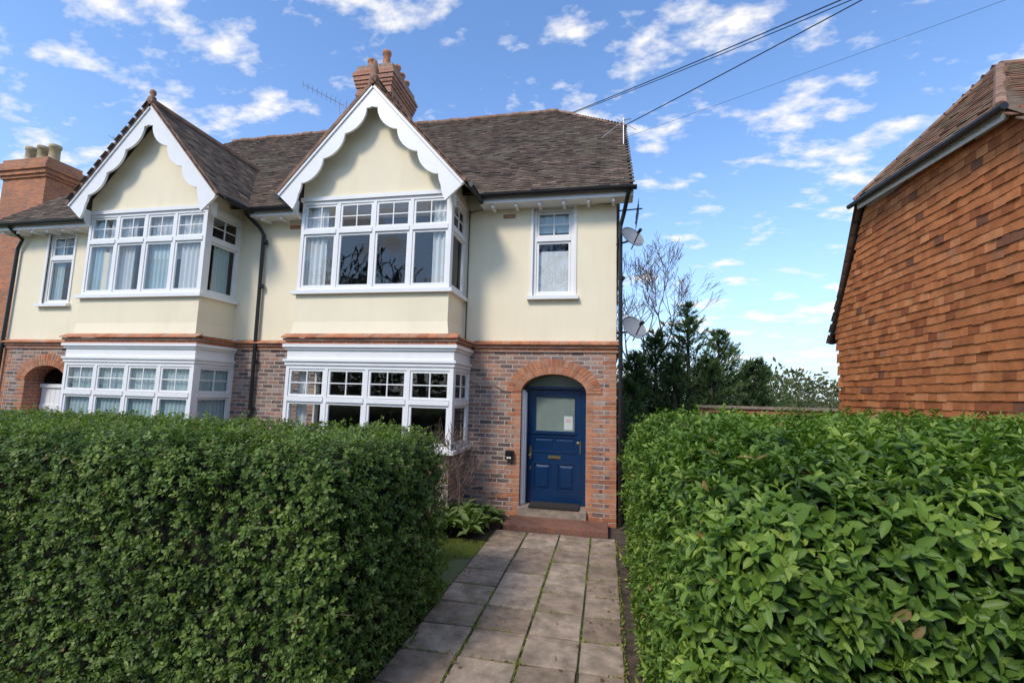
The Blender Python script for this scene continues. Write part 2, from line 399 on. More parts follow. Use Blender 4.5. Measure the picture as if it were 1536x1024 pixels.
for (W,kind) in ((RW,0),(LW,1)):
    fr=Fr((W[0],FY,0),(1,0,0),(0,-1,0)); L=W[1]-W[0]
    frs=Fr((W[0],FY+.03,0),(1,0,0),(0,-1,0))
    window(frs,L,W[2],W[3],1,4.86,(2,2),.055)
    for a,c,z0,z1,d in ((-.05,0,W[2],W[3]+.05,.02),(L,L+.05,W[2],W[3]+.05,.02),(0,L,W[3],W[3]+.05,.018)): fr.box(white,a,c,z0,z1,-.02,d)
    fr.box(white,-.09,L+.09,W[2]-.065,W[2]-.002,-.02,.09)
    room(W[0]-.6,W[1]+.6,3.1,5.6,FY+.12,FY+3)
    if kind==0:
        curtain(cur,frs,.04,L-.04,3.85,4.66,-.09,.002,.05); curtain(curb,frs,.03,L-.03,5.0,5.42,-.09,.003,.07)
    else: curtain(curb,frs,.04,.33,3.85,5.4,-.11); curtain(curb,frs,.5,L-.02,3.85,5.4,-.11)

def bay(x0,x1,gx0,gx1,cols,kind):
    by=7.15; gy=7.08
    z0=1.14
    brick.box(gx0+.03,gx1-.03,gy+.04,8.02,0,z0)
    L=gx1-gx0; S=8-gy
    fr=Fr((gx0,gy,0),(1,0,0),(0,-1,0))
    window(fr,L,z0+.06,2.50,cols,1.93) 
    window(Fr((gx1,gy+.062,0),(0,1,0),(1,0,0)),S-.064,z0+.06,2.50,1,1.93); window(Fr((gx0,8-.002,0),(0,-1,0),(-1,0,0)),S-.064,z0+.06,2.50,1,1.93)
    white.box(gx0-.07,gx1+.07,gy-.07,7.99,z0,z0+.058)
    white.box(gx0-.02,gx1+.02,gy-.02,7.985,2.502,2.56)
    white.box(gx0-.045,gx1+.045,gy-.045,7.985,2.562,2.60)
    white.box(gx0+.0,gx1-.0,gy-.0,7.985,2.602,2.76)
    white.box(gx0-.03,gx1+.03,gy-.03,7.985,2.762,2.80)
    white.box(gx0-.06,gx1+.06,gy-.06,7.985,2.802,2.855)
    red.box(gx0-.03,gx1+.03,gy-.03,7.985,2.857,2.91)
    red.box(gx0-.06,gx1+.06,gy-.06,7.985,2.913,2.955)
    x=gx0-.08
    while x<gx1+.08:
        w=min(.165,gx1+.08-x); e=random.uniform(0,.01)
        vous.hexa([(x,gy-.09-e,2.957),(x+w-.005,gy-.09-e,2.957),(x+w-.005,by-.03,3.01),(x,by-.03,3.01),(x,gy-.09-e,2.975),(x+w-.005,gy-.09-e,2.975),(x+w-.005,by-.03,3.045),(x,by-.03,3.045)]); x+=.165
    for X,s in ((gx1,1),(gx0,-1)):
        a,c=sorted((X+s*.09,X-s*.1)); vous.box(a,c,by-.028,7.985,2.957,2.985)
    fl=.035
    A=[(x0-fl,by-fl,3.02),(x1+fl,by-fl,3.02),(x1+fl,8,3.02),(x0-fl,8,3.02)]
    B=[(x0,by,3.25),(x1,by,3.25),(x1,8,3.25),(x0,8,3.25)]
    C=[(x0,by,3.74),(x1,by,3.74),(x1,8,3.74),(x0,8,3.74)]
    for (P,Q) in ((A,B),(B,C)):
        for i in (0,1,3):
            j=(i+1)%4; cream.face([P[i],P[j],Q[j],Q[i]])
    z0,z1=3.80,5.42; L=x1-x0;S=8-by
    window(Fr((x0,by,0),(1,0,0),(0,-1,0)),L,z0,z1,cols,4.86)
    window(Fr((x1,by+.062,0),(0,1,0),(1,0,0)),S-.064,z0,z1,1,4.86); window(Fr((x0,8-.002,0),(0,-1,0),(-1,0,0)),S-.064,z0,z1,1,4.86)
    white.box(x0-.07,x1+.07,by-.07,7.99,z0-.065,z0-.002)
    white.box(x0-.03,x1+.03,by-.03,7.99,z1+.002,z1+.07)
    room(x0+.07,x1-.07,3.2,5.6,8.1,11); room(gx0+.1,gx1-.1,.1,2.75,8.0,11)
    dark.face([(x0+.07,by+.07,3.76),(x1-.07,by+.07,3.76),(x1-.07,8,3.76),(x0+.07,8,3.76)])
    fu=Fr((x0,by,0),(1,0,0),(0,-1,0)); fg=Fr((gx0,gy,0),(1,0,0),(0,-1,0))
    if kind=='R':
        curtain(cur,fu,.08,.46,3.82,5.4,-.10,.02); curtain(cur,fu,L-.34,L-.08,3.82,5.4,-.10,.02)
        fs=Fr((x1,by,0),(0,1,0),(1,0,0)); curtain(cur,fs,.12,.42,3.82,5.4,-.10)
        curtain(cur,fg,.1,.30,1.2,2.45,-.2)
    else:
        curtain(curb,fu,.08,.36,3.82,5.4,-.10,.02); curtain(cur,fu,.42,1.05,3.82,5.4,-.12,.02); curtain(curb,fu,1.35,1.95,3.82,4.8,-.12); curtain(cur,fu,1.4,L-.12,4.5,5.4,-.13); curtain(cur,fu,L-.62,L-.12,3.82,5.4,-.10,.02)
        fs=Fr((x1,by,0),(0,1,0),(1,0,0)); curtain(curb,fs,.3,.7,3.82,4.8,-.10)
        curtain(curb,fg,.1,gx1-gx0-.1,1.2,2.47,-.10,.012,.09)
        curtain(curb,Fr((gx1,gy,0),(0,1,0),(1,0,0)),.12,.85,1.2,2.47,-.10,.012,.09)
bay(-5.33,-2.52,-5.36,-2.36,4,'R'); bay(-10.08,-7.33,-10.15,-7.22,4,'L')
# --- gables over bays
tile=MB(); und=MB(); ridge=MB()
def gable(xc,hw,za,ze,yf,fx0,fx1):
    sl=(za-ze)/hw; ang=math.atan(sl)
    yw=7.15
    zt=lambda x: za-.10-abs(x-xc)*sl
    cream.face([(fx0,yw,5.49),(fx1,yw,5.49),(fx1,yw,zt(fx1)),(xc,yw,zt(xc)),(fx0,yw,zt(fx0))])
    for X,s in ((fx1,1),(fx0,-1)): cream.face([(X,yw,5.49),(X,8.05,5.49),(X,8.05,zt(X)),(X,yw,zt(X))])
    slope=.916
    yb=lambda z: 7.65+(z-5.59)/slope
    for s in (1,-1):
        U=(0,s,0); V=Vector((-s*math.cos(ang),0,math.sin(ang)))
        Ln=hw/math.cos(ang)+.02
        o=(xc+s*hw,yf,ze)
        bk=yb(za)-yf+.05; bke=max(.2,yb(ze)-yf+.1)
        poly=[(.09*s,0),(bke*s,0),(bk*s,Ln),(.09*s,Ln)]
        tiles(tile,Vector(o)-Vector((0,.06,0)),U,V,poly,lift=.010,th=.008); under(und,o,U,V,[(0,0)]+poly[1:3]+[(0,Ln)])
        n=Vector(U).cross(V)
        a,c=Vector(o)-n*.034,Vector(o)-n*.034+V*(Ln-.01)
        ridge.prism([Vector((p.x,yf-.004,p.z)) for p in (a,c,c+n*.058,a+n*.058)],(0,.05,0))
        q=[Vector(o)-n*.03, Vector(o)-n*.03+V*Ln, Vector(o)-n*.03+V*Ln+Vector((0,.25,0)), Vector(o)-n*.03+Vector((0,.25,0))]
        white.face(q)
        black.tube([(xc+s*(hw+.05),yf+.12,ze-.02),(xc+s*(hw+.05),7.7,ze-.02)],.05,8)
        top=[];bot=[]
        n2=120
        for i in range(n2+1):
            t=i/n2; L=t*(Ln-.02)
            c=V*L
            ph=t*4.5+.25
            fr_=ph-math.floor(ph)
            d=.21+.11*(4*fr_*(1-fr_))**.8
            if t>.9: d+= (t-.9)*1.5
            if t<.10: d+= .12*(1-t/.10)
            top.append(Vector(o)-n*.035+c); bot.append(Vector(o)-n*(.035+d)+c)
        y0=yf+.03
        for i in range(n2):
            a,b2,c2,d2=top[i],top[i+1],bot[i+1],bot[i]
            pts=[Vector((p.x,y0,p.z)) for p in (d2,c2,b2,a)]
            pts=[Vector(((max(p.x,xc) if s>0 else min(p.x,xc)),p.y,p.z)) for p in pts]
            white.prism(pts,(0,.04,0))
        a,c=Vector(o)-n*.035,Vector(o)-n*.035+V*(Ln-.03)
        white.prism([Vector((p.x,y0-.022,p.z)) for p in (a-n*.045,c-n*.045,c-n*.003,a-n*.003)],(0,.021,0))
        bx=xc+s*(hw-.28)
        white.prism([(bx,yf+.08,ze-.06),(bx,7.14,ze-.06),(bx,7.14,ze-.34),(bx,7.08,ze-.32),(bx,6.98,ze-.16)],(s*.05,0,0))
    ridge.tube([(xc,yf-.02,za+.0),(xc,yb(za)+.2,za+.0)],.07,10)
gable(-3.95,1.73,7.42,5.50,6.86,-5.33,-2.52)
gable(-8.61,1.72,7.52,5.56,6.86,-10.08,-7.33)
fin=MB()
fin.tube_prof((-8.61,6.9,7.55),[(.05,0),(.07,.06),(.03,.09),(.06,.15),(.05,.2),(0,.24)],10)
fin.tube_prof((-3.95,6.9,7.42),[(.07,0),(.08,.1),(.04,.14),(.075,.2),(.05,.27),(.035,.38),(0,.40)],10)
fin.build('finials','ridge',house,True)
# --- main roof
sl=.916; ang=math.atan(sl); cA,sA=math.cos(ang),math.sin(ang)
ER,EL=.45,-13.55; EY,EZ=7.65,5.60
rl=(12.9-EY)/cA; vl=(10.9-EY)/cA
poly=[(EL,0),(ER,0),(ER,vl),(-1.38,rl),(-12.5,rl),(EL,vl+.8)]
tiles(tile,(0,EY,EZ),(1,0,0),(0,cA,sA),poly); under(und,(0,EY,EZ),(1,0,0),(0,cA,sA),poly)
ZR=EZ+sl*(12.9-EY); ZV=EZ+sl*(10.9-EY); ZV2=EZ+sl*(10.9-EY)+.5
und.face([(EL,18.15,EZ),(ER,18.15,EZ),(ER,14.9,ZV),(-1.38,12.9,ZR),(-12.5,12.9,ZR),(EL,14.4,ZV2)])
h=Vector((-1.38-ER,0,ZR-ZV)); hl=h.length
tiles(tile,(ER,10.9,ZV),(0,1,0),h,[(0,0),(4,0),(2,hl)]); und.face([(ER,10.9,ZV),(ER,14.9,ZV),(-1.38,12.9,ZR)])
und.face([(EL,11.4,ZV2),(-12.5,12.9,ZR),(EL,14.4,ZV2)])
def ridgeline(p,q,r=.10,st=.33):
    p,q=Vector(p),Vector(q); n=int((q-p).length/st); d=(q-p)/n
    for i in range(n): 
        o_=Vector((0,random.uniform(-.01,.01),random.uniform(-.014,.014)))
        ridge.tube([p+d*i+o_,p+d*(i+.97)+o_],[r*random.uniform(.97,1.05),r*.97],10)
ridgeline((-12.5,12.9,ZR+.0),(-1.38,12.9,ZR+.0),.085)
ridgeline((ER,10.9,ZV-.02),(-1.38,12.9,ZR),.06)
for s,X in ((1,ER),(-1,EL)):
    white.prism([(X-s*.03,EY+.05,EZ-.10),(X-s*.03,10.9,ZV-.10),(X-s*.03,10.9,ZV-.02),(X-s*.03,EY+.05,EZ-.02)],(s*.02,0,0))
    white.face([(X,EY,EZ-.04),(X,10.9,ZV-.04),(X-s*.5,10.9,ZV-.04),(X-s*.5,EY,EZ-.04)])
for a,c in ((-2.2,ER),(-6.88,-5.68),(EL,-10.4)):
    white.box(a,c,EY+.03,EY+.05,EZ-.16,EZ-.03)
    white.box(a,c,EY+.05,8.0,EZ-.16,EZ-.14)
    k=len(black.v); n=8
    for X in (a-.03,c+.05):
        for rr in (.058,.050):
            for j in range(n+1):
                t=math.pi+math.pi*j/n; black.v.append((X,EY-.04+rr*math.cos(t),EZ-.03+rr*math.sin(t))); black.a.append(.5)
    m=n+1
    for j in range(n):
        black.f.append((k+j,k+j+1,k+2*m+j+1,k+2*m+j)); black.f.append((k+m+j+1,k+m+j,k+3*m+j,k+3*m+j+1))
    black.f.append((k,k+m,k+3*m,k+2*m)); black.f.append((k+n,k+2*m+n,k+3*m+n,k+m+n))
    for X in (a-.03,c+.05): black.face([(X,EY-.04+.058*math.cos(math.pi+math.pi*j/n),EZ-.03+.058*math.sin(math.pi+math.pi*j/n)) for j in range(n+1)])
    x=a+.2
    while x<c: white.box(x,x+.05,EY+.08,7.99,EZ-.22,EZ-.161); x+=.42
def pipe(pts,r=.036):
    black.tube(pts,r,10)
    for z in (5.0,4.1,2.6,1.7,.9):
        if pts[-1][2]<z<pts[-2][2]: black.tube_prof((pts[-1][0],pts[-1][1],z),[(.036,-.04),(.046,-.035),(.046,.035),(.036,.04)],10)
pipe([(-6.95,7.62,5.55),(-6.95,7.66,5.48),(-6.82,7.88,5.30),(-6.75,7.93,5.15),(-6.70,7.93,0.05)])
pipe([(.38,7.62,5.52),(.36,7.66,5.45),(.30,7.86,5.2),(.245,7.92,5.0),(.245,7.92,0.05)])
black.tube([(.3,7.9,4.1),(.27,7.95,4.08),(.235,8.6,4.05)],.03,8)
black.tube([(-2.46,7.97,5.45),(-2.46,7.975,.1)],.011,6)
black.tube([(-2.46,7.97,5.4),(-2.1,7.96,5.47),(-.5,7.96,5.46),(.1,7.96,5.43)],.006,5)
black.tube([(-2.46,7.975,2.35),(-2.1,7.975,2.2),(-1.9,7.975,2.25),(-1.72,7.975,2.15)],.005,5)
black.tube([(-13.0,7.62,5.5),(-13.0,7.9,5.3),(-13.15,7.93,5.1),(-13.25,7.93,.1)],.036,8)
for x in (-1.72,-6.1): vous.box(x-.11,x+.11,7.985,8.05,5.27,5.34)
for x in (-1.75,-6.0,-11.1): vous.box(x-.11,x+.11,7.992,8.05,.35,.42)

# --- chimney
ch=MB(); cx0,cx1,cy0,cy1=-7.64,-6.50,12.35,14.0
ch.box(cx0,cx1,cy0,cy1,9.4,11.45)
for (e,z0,z1) in ((.03,11.2,11.28),(.03,11.45,11.55),(.06,11.552,11.66),(.09,11.662,11.80),(.12,11.802,11.90),(.07,11.902,12.0),(.03,12.002,12.1),):
    ch.box(cx0-e,cx1+e,cy0-e,cy1+e,z0,z1)
for k in range(5):
    x=cx0+.08+k*(cx1-cx0-.16)/4; ch.box(x-.03,x+.03,cy0-.045,cy0,9.6,11.199)
for k in range(7):
    y=cy0+.08+k*(cy1-cy0-.16)/6; ch.box(cx1,cx1+.045,y-.03,y+.03,9.6,11.199)
ch.build('chimney_stack','redbrick',house)
cap=MB(); cap.box(cx0-.02,cx1+.02,cy0-.02,cy1+.02,12.102,12.18); cap.build('chimney_flaunching','stone',house)
pots=MB()
potprof=[(.16,0),(.16,.05),(.135,.08),(.12,.46),(.155,.49),(.155,.57),(.13,.59),(.09,.59),(.09,.2)]
for (x,y,s) in ((-7.35,12.65,.75),(-6.85,12.65,1.15),(-7.35,13.1,.9),(-6.75,13.15,.9),(-6.75,13.5,.85),(-7.35,13.6,.9),(-6.75,13.85,.8)):
    pots.tube_prof((x,y,12.15),[(r*.9,z*s) for r,z in potprof],14)
pots.build('chimney_pots','pot',house,True)

# --- door, porch and steps
def door(xc,style):
    nv=MB(); y=8.33
    x0,x1=xc-.47,xc+.47
    F=Fr((0,y,0),(1,0,0),(0,-1,0)); B=lambda *a: F.box(nv,*a)
    if style=='navy':
        B(xc-AHW+.002,x0-.004,.24,2.2,-.05,.05); B(x1+.004,xc+AHW-.002,.24,2.2,-.05,.05)
        B(xc-AHW+.002,xc+AHW-.002,2.202,2.25,-.05,.052)
        st=.105
        B(x0,x0+st,.25,2.19,-.04,.0); B(x1-st,x1,.25,2.19,-.04,.0)
        a,c=x0+st,x1-st
        for z0,z1 in ((.25,.45),(.92,1.06),(1.06,1.13),(1.36,1.44),(2.09,2.19)): B(a,c,z0,z1-.001,-.04,-.001)
        m=(a+c)/2
        B(m-.05,m+.05,.45,.92,-.04,-.001)
        for u0,u1,z0,z1 in ((a,m-.05,.45,.92),(m+.05,c,.45,.92),(a,c,1.13,1.36)):
            B(u0,u1,z0,z1,-.04,-.018)
            if z0>1:
                k=(u1-u0)/2
                for q in (0,1):
                    aa=u0+q*k+.03; bb=u0+(q+1)*k-.03
                    nv.hexa([F.p(aa,z0+.03,-.017),F.p(bb,z0+.03,-.017),F.p(bb,z0+.03,-.018),F.p(aa,z0+.03,-.018),F.p(aa+.02,z1-.05,-.004),F.p(bb-.02,z1-.05,-.004),F.p(bb,z1-.03,-.018),F.p(aa,z1-.03,-.018)])
                continue
            e=.035; g=.035
            P0=[F.p(u0+e,z0+e,-.0178),F.p(u1-e,z0+e,-.0178),F.p(u1-e,z1-e,-.0178),F.p(u0+e,z1-e,-.0178)]
            P1=[F.p(u0+e+g,z0+e+g,-.004),F.p(u1-e-g,z0+e+g,-.004),F.p(u1-e-g,z1-e-g,-.004),F.p(u0+e+g,z1-e-g,-.004)]
            nv.face(P1)
            for i in range(4): j=(i+1)%4; nv.face([P0[i],P0[j],P1[j],P1[i]])
            for q in ((u0,u1,z0,z0+.012),(u0,u1,z1-.012,z1),(u0,u0+.012,z0+.012,z1-.012),(u1-.012,u1,z0+.012,z1-.012)): B(*q,-.02,.006)
        B(a-.01,c+.01,1.425,1.455,0,.03); B(a,c,1.10,1.118,0,.012)
        for q in ((a,c,1.456,1.475),(a,c,2.07,2.089),(a,a+.02,1.475,2.07),(c-.02,c,1.475,2.07)): B(*q,-.02,.008)
        fz=MB(); F.box(fz,a,c,1.456,2.089,-.03,-.022); fz.build('door_glass','frost',house)
        fl=MB(); n=14
        pts=[F.p(xc+(AHW-.04)*math.cos(math.pi*i/n),2.25+(AR-.10)*math.sin(math.pi*i/n),-.02) for i in range(n+1)]
        fl.face(pts); fl.build('fanlight_glass','frost',house)
        for i in range(n):
            t0,t1=math.pi*i/n,math.pi*(i+1)/n
            q=lambda t,k:(xc+(AHW-k)*math.cos(t),y-.05,2.25+(AR-.10-k*.6+.04)*math.sin(t))
            nv.prism([q(t1,.0),q(t0,.0),q(t0,.05),q(t1,.05)],(0,.06,0))
        pr=MB(); F.box(pr,xc+.16,xc+.31,1.50,1.74,-.0215,-.018); pr.build('door_notice','paper',house)
        pk=MB(); F.box(pk,xc+.19,xc+.28,1.63,1.69,-.0178,-.017); pk.build('door_notice_print','pink',house)
        br=MB(); F.box(br,m-.11,m+.11,1.0,1.05,-.001,.014); F.box(br,m-.085,m+.085,1.012,1.038,.0145,.02)
        F.box(br,x0+.03,x0+.065,.98,1.2,0,.01); br.tube([F.p(x0+.05,1.05,.01),F.p(x0+.05,1.05,.05)],.012,8); br.tube_prof(F.p(x0+.05,1.05,.05),[(0,0),(.02,.004),(.028,.018),(.02,.032),(0,.036)],10,(0,-1,0))
        br.tube_prof(F.p(x1-.06,1.28,.0),[(.026,0),(.026,.012),(.012,.016),(0,.017)],10,(0,-1,0))
        F.box(br,x1-.03,x1-.015,1.1,1.32,.001,.008)
        F.box(br,x0+.035,x0+.06,.80,.86,.0005,.006)
        br.build('door_brass_fittings','brass',house)
        nv.build('front_door','navy',house,bevel=.002)
        white.box(xc-AHW+.003,xc-AHW+.045,FY+.10,y-.053,.24,2.18)
        white.box(xc-AHW+.046,xc-AHW+.070,FY+.16,y-.054,.24,2.14)
    else:
        F.box(white,xc-AHW+.01,xc+AHW-.01,1.98,2.06,.0,.04)
        for i in range(8):
            w=(2*AHW-.04)/8; F.box(white,xc-AHW+.02+w*i,xc-AHW+.02+w*i+w-.008,.2,1.98,-.02,0)
        for z in (.5,1.5): F.box(white,xc-AHW+.03,xc+AHW-.03,z,z+.1,0,.02)
        dk=MB(); dk.face([(xc-AHW,y+.9,0),(xc+AHW,y+.9,0),(xc+AHW,y+.9,2.6),(xc-AHW,y+.9,2.6)])
        dk.build('porch_back','dark',house)
door(AX,'navy'); door(AX2,'white')
st=MB(); st.box(AX-AHW-.02,AX+AHW+.02,7.93,8.33,.0,.235); st.build('threshold_step','stone',house,bevel=.01)
st=MB(); st.box(-1.56,.05,7.38,7.928,-.02,.10); st.build('quarry_tile_step','redtile',house,bevel=.012)
st=MB(); st.box(AX2-.6,AX2+.6,7.4,8.33,0,.15); st.build('side_step','redtile',house)
black.box(-1.66,-1.53,7.90,7.985,1.00,1.15); black.box(-1.64,-1.55,7.88,7.90,1.08,1.13)
white.box(-1.63,-1.60,7.89,7.899,1.02,1.05); white.box(-1.59,-1.56,7.89,7.899,1.02,1.05)
for mb,n,m in ((cream,'rendered_walls','cream'),(white,'painted_joinery','white'),(brick,'brick_walls','brick'),(red,'red_brick_courses','redbrick'),(black,'gutters_and_downpipes','black'),(glass,'window_panes','glass'),(dark,'room_interiors','dark'),(cur,'curtains','curtain'),(curb,'blue_curtains','curtainb'),(mort,'arch_mortar','mortar'),(vous,'arch_and_quoin_bricks','voussoir'),(tile,'roof_tiles','tile'),(und,'roof_deck','tile'),(ridge,'ridge_tiles','ridge')):
    mb.build(n,m,house)
mt=MB(); mt.box(-1.25,-.42,7.92,8.27,.236,.275); mt.build('doormat','mat')

# ------------------------------------------------------------------ satellite dishes & aerials
def dish(loc,axis,r,nm='satellite_dish'):
    e=empty(nm,loc); a=Vector(axis).normalized(); c=Vector(loc)
    prof=[(0,0)]+[(r*i/8,.22*r*(i/8)**2) for i in range(1,9)]+[(r*1.0,.22*r+.008)]+[(r*i/8,.22*r*(i/8)**2-.008) for i in range(8,-1,-1)]
    d=MB(); d.tube_prof(c,prof,24,a); d.build('reflector','dishgrey',e,True)
    m=MB(); low=c+Vector((0,0,-r*.9)); f=c+a*(r*1.15)+Vector((0,0,-r*.25))
    m.tube([low,f],.010,6); m.tube_prof(f-a*.02,[(.0,-.06),(.028,-.06),(.028,.0),(.02,.03),(0,.03)],10,-a)
    m.tube([c-a*.01,Vector((c.x-.06,c.y+.03,c.z-.04)),Vector((HX1+.0,c.y+.12,c.z-.06))],.018,8)
    m.box(HX1,HX1+.015,c.y+.05,c.y+.19,c.z-.16,c.z+.04)
    m.build('arm_and_bracket','black',e)
dish((.42,7.86,4.76),(.45,-.62,.42),.21); dish((.44,7.86,3.22),(.45,-.62,.42),.22)
def yagi(base,h,dirv,L,n,el=.22):
    e=empty('tv_antenna',base); m=MB(); b0=Vector(base); top=b0+Vector((0,0,h)); d=Vector(dirv).normalized(); s=d.cross(Vector((0,0,1))).normalized()
    m.tube([b0,top],.014,6); m.tube([top-d*.12,top+d*L],.009,6)
    for i in range(n):
        p=top+d*(L*i/(n-1)); w=el*(1-.35*i/n); m.tube([p-s*w,p+s*w],.006,5)
    for k in (-1,1): m.tube([top-d*.1,top-d*.22+Vector((0,0,.16*k))],.006,5)
    for k in (-.14,-.07,.07,.14): m.tube([top-d*.2-s*.14+Vector((0,0,k)),top-d*.2+s*.14+Vector((0,0,k))],.006,5)
    m.build('aerial_rods','steel',e)
yagi((-8.1,12.2,9.7),1.2,(-.7,-.5,.25),1.1,9,.24)
yagi((-12.9,10.5,8.0),1.0,(-.95,-.2,.15),1.2,10,.2)
e=empty('tv_antenna',(.36,9.6,7.3)); m=MB()
m.tube([(.36,9.6,7.2),(.36,9.6,8.0)],.012,6); m.tube([(.36,9.6,7.95),(.15,9.5,7.72),(-.1,9.45,7.5)],.007,5); m.tube([(.2,9.6,8.0),(.62,9.5,7.65)],.007,5)
m.tube([(.36,9.6,7.95),(.5,9.4,7.85)],.012,6); m.tube([(.31,9.6,8.08),(.42,9.6,7.9)],.008,5); m.build('aerial_rods','steel',e)
e=empty('tv_antenna',(.5,8.1,5.3)); m=MB(); m.tube([(.2,8.1,5.35),(.62,8.05,5.35)],.012,6); m.tube([(.55,7.9,5.35),(.55,8.9,5.4)],.008,5)
for i in range(7): m.tube([(.55,7.95+.13*i,5.2),(.55,7.95+.13*i,5.5)],.004,5)
m.build('aerial_rods','black',e)
def wire(p,q,sag,r):
    e=empty('overhead_wire',p); m=MB(); p,q=Vector(p),Vector(q)
    m.tube([p.lerp(q,t/20)-Vector((0,0,sag*4*(t/20)*(1-t/20))) for t in range(21)],r,6); m.build('cable','black',e)
def ext(p,q,k): return tuple(Vector(p)+(Vector(q)-Vector(p))*k)
P1=(-.95,12.6,10.15); wire(P1,ext(P1,(3.72,8,8.85),2.2),.12,.012)
wire((-.95,12.6,10.12),ext((-.95,12.6,10.12),(3.80,8,8.84),2.2),.16,.009)
P2=(.36,10.0,8.05); wire(P2,ext(P2,(4.11,8,8.76),2.2),.05,.011)
P3=(.4,8.6,7.0); wire(P3,ext(P3,(4.9,6.2,7.1),2.2),.05,.0025)

# ------------------------------------------------------------------ tile-hung neighbour on the right
nh=empty('tile_hung_house',(7,6.6,0))
NX=4.0; hung=MB(); nt_=MB(); nu=MB(); nb=MB(); nwh=MB(); nbl=MB(); nrd=MB()
wp=[(9.08,1.0),(9.08,3.12),(9.2,3.25),(7.95,5.15),(5.3,5.02),(4.05,3.4),(4.05,1.0)]
tiles(hung,(NX,0,0),(0,-1,0),(0,0,1),[(-y,z) for y,z in wp],.165,.105,.012,.026,.007)
under(hung,(NX,0,0),(0,-1,0),(0,0,1),[(-y,z) for y,z in wp])
nb.box(NX+.06,NX+7,4.1,9.02,0,1.1)
hung.face([(NX+.01,9.06,1.0),(NX+7,9.06,1.0),(NX+7,9.06,3.3),(NX+.01,9.06,3.3)]); hung.face([(NX+.01,4.07,1.0),(NX+7,4.07,1.0),(NX+7,4.07,3.6),(NX+.01,4.07,3.6)])
AP=(5.24,7.04,6.69); ov=.14
E1=Vector((NX-ov,7.98,5.27)); E2=Vector((NX-ov,5.22,5.08))
V1=(NX-.06,9.32,3.15)
nu.face([V1,(11,9.32,3.15),(11,7.04,6.69),AP,E1])
U=(E2-E1).normalized(); mid=(E1+E2)/2; Vv=Vector(AP)-mid; Vv=(Vv-U*Vv.dot(U)); hl=Vv.length
apu=(Vector(AP)-E1).dot(U)
tiles(nt_,E1,U,Vv,[(0,0),((E2-E1).length,0),(apu,hl)],.165,.11); nu.face([E1,E2,AP])
nu.face([E2,(NX-.06,4.0,3.9),(11,4.0,3.9),(11,7.04,6.69),AP])
V4=Vector((0,7.04-4.0,6.69-3.9))
tiles(nt_,(NX-.1,4.0,3.9),(1,0,0),V4,[(0,0),(7,0),(7,V4.length),(1.34,V4.length),(0,1.65)],.165,.11)
V5=Vector((0,7.04-9.32,6.69-3.15))
tiles(nt_,(11,9.32,3.15),(-1,0,0),V5,[(0,0),(7.05,0),(7.05,2.3),(5.76,V5.length),(0,V5.length)],.165,.11)
for p,q in ((E1,AP),(E2,AP)):
    p,q=Vector(p),Vector(q); n=6
    for i in range(n): nrd.tube([p.lerp(q,i/n),p.lerp(q,(i+.96)/n)],.055,8)
nrd.tube([AP,(11,7.04,6.69)],.07,8)
dz=Vector((0,0,-.05))
nwh.face([E1+dz,E2+dz,Vector((NX+.02,5.22,5.03)),Vector((NX+.02,7.98,5.22))])
nwh.prism([E1+Vector((.02,0,-.14)),E2+Vector((.02,0,-.14)),E2+Vector((.02,0,-.02)),E1+Vector((.02,0,-.02))],(.02,0,0))
nwh.prism([Vector((NX-.02,y,z)) for y,z in ((7.9,5.12),(5.3,4.98),(5.3,5.06),(7.9,5.2))],(.04,0,0))
nbl.tube([E1+Vector((-.04,.12,-.05)),E2+Vector((-.04,-.1,-.05))],.038,8)
nbl.prism([Vector((NX-.05,9.30,3.14)),Vector((NX-.05,8.0,5.17)),Vector((NX-.05,7.97,5.145)),Vector((NX-.05,9.25,3.13))],(.06,0,0))
for mb,n,m in ((hung,'tile_hung_wall','hung'),(nt_,'roof_tiles','hungroof'),(nu,'roof_deck','tile'),(nb,'brick_plinth','redbrick'),(nwh,'fascia_and_soffit','white'),(nbl,'gutter','black'),(nrd,'hip_tiles','ridge')):
    mb.build(n,m,nh)

# ------------------------------------------------------------------ far-left brick house
fh=empty('brick_house',(-20,13,0)); b=MB()
b.box(-30,-15.6,13.0,20,0,5.6)
b.box(-21.05,-19.1,12.0,13.0,0,9.2)
for e_,z0,z1 in ((.06,9.2,9.3),(.12,9.302,9.45),(.18,9.452,9.62),(.12,9.622,9.75),(.05,9.752,9.9)): b.box(-21.05-e_,-19.1+e_,12-e_,13+e_,z0,z1)
b.box(-21.3,-18.8,11.8,12.98,0,5.2)
b.build('walls_and_stack','farbrick',fh)
p=MB()
for x in (-20.75,-20.2,-19.65): p.tube_prof((x,12.5,9.9),[(.19,0),(.19,.06),(.16,.1),(.155,.6),(.185,.63),(.185,.74),(.14,.75),(.11,.3)],12)
p.build('chimney_pots','buffpot',fh,True)
t_=MB(); tiles(t_,(-30,12.7,5.5),(1,0,0),(0,.75,.66),[(0,0),(14.8,0),(12.5,4.6),(0,4.6)],.2,.14); und2=MB(); und2.face([(-30,12.7,5.49),(-15.2,12.7,5.49),(-17.5,16.2,8.5),(-30,16.2,8.5)]); und2.face([(-15.2,12.7,5.49),(-15.2,20,5.49),(-17.5,16.2,8.5)])
t_.build('roof_tiles','tile',fh); und2.build('roof_deck','tile',fh)
w=MB(); w.box(-30,-15.2,12.62,12.70,5.3,5.5); w.box(-24,-22,12.93,13.03,2.4,4.2); w.build('fascia','white',fh)

# ------------------------------------------------------------------ garden wall
gw=empty('garden_wall',(5,12,0)); b=MB(); b.box(2.2,12,12.0,12.22,0,1.90); b.build('brickwork','farbrick',gw)
b=MB() 
x=2.15
while x<12: b.box(x,x+.44,11.95,12.27,1.90,1.96+random.uniform(0,.008)); x+=.45
b.build('coping','stone',gw)

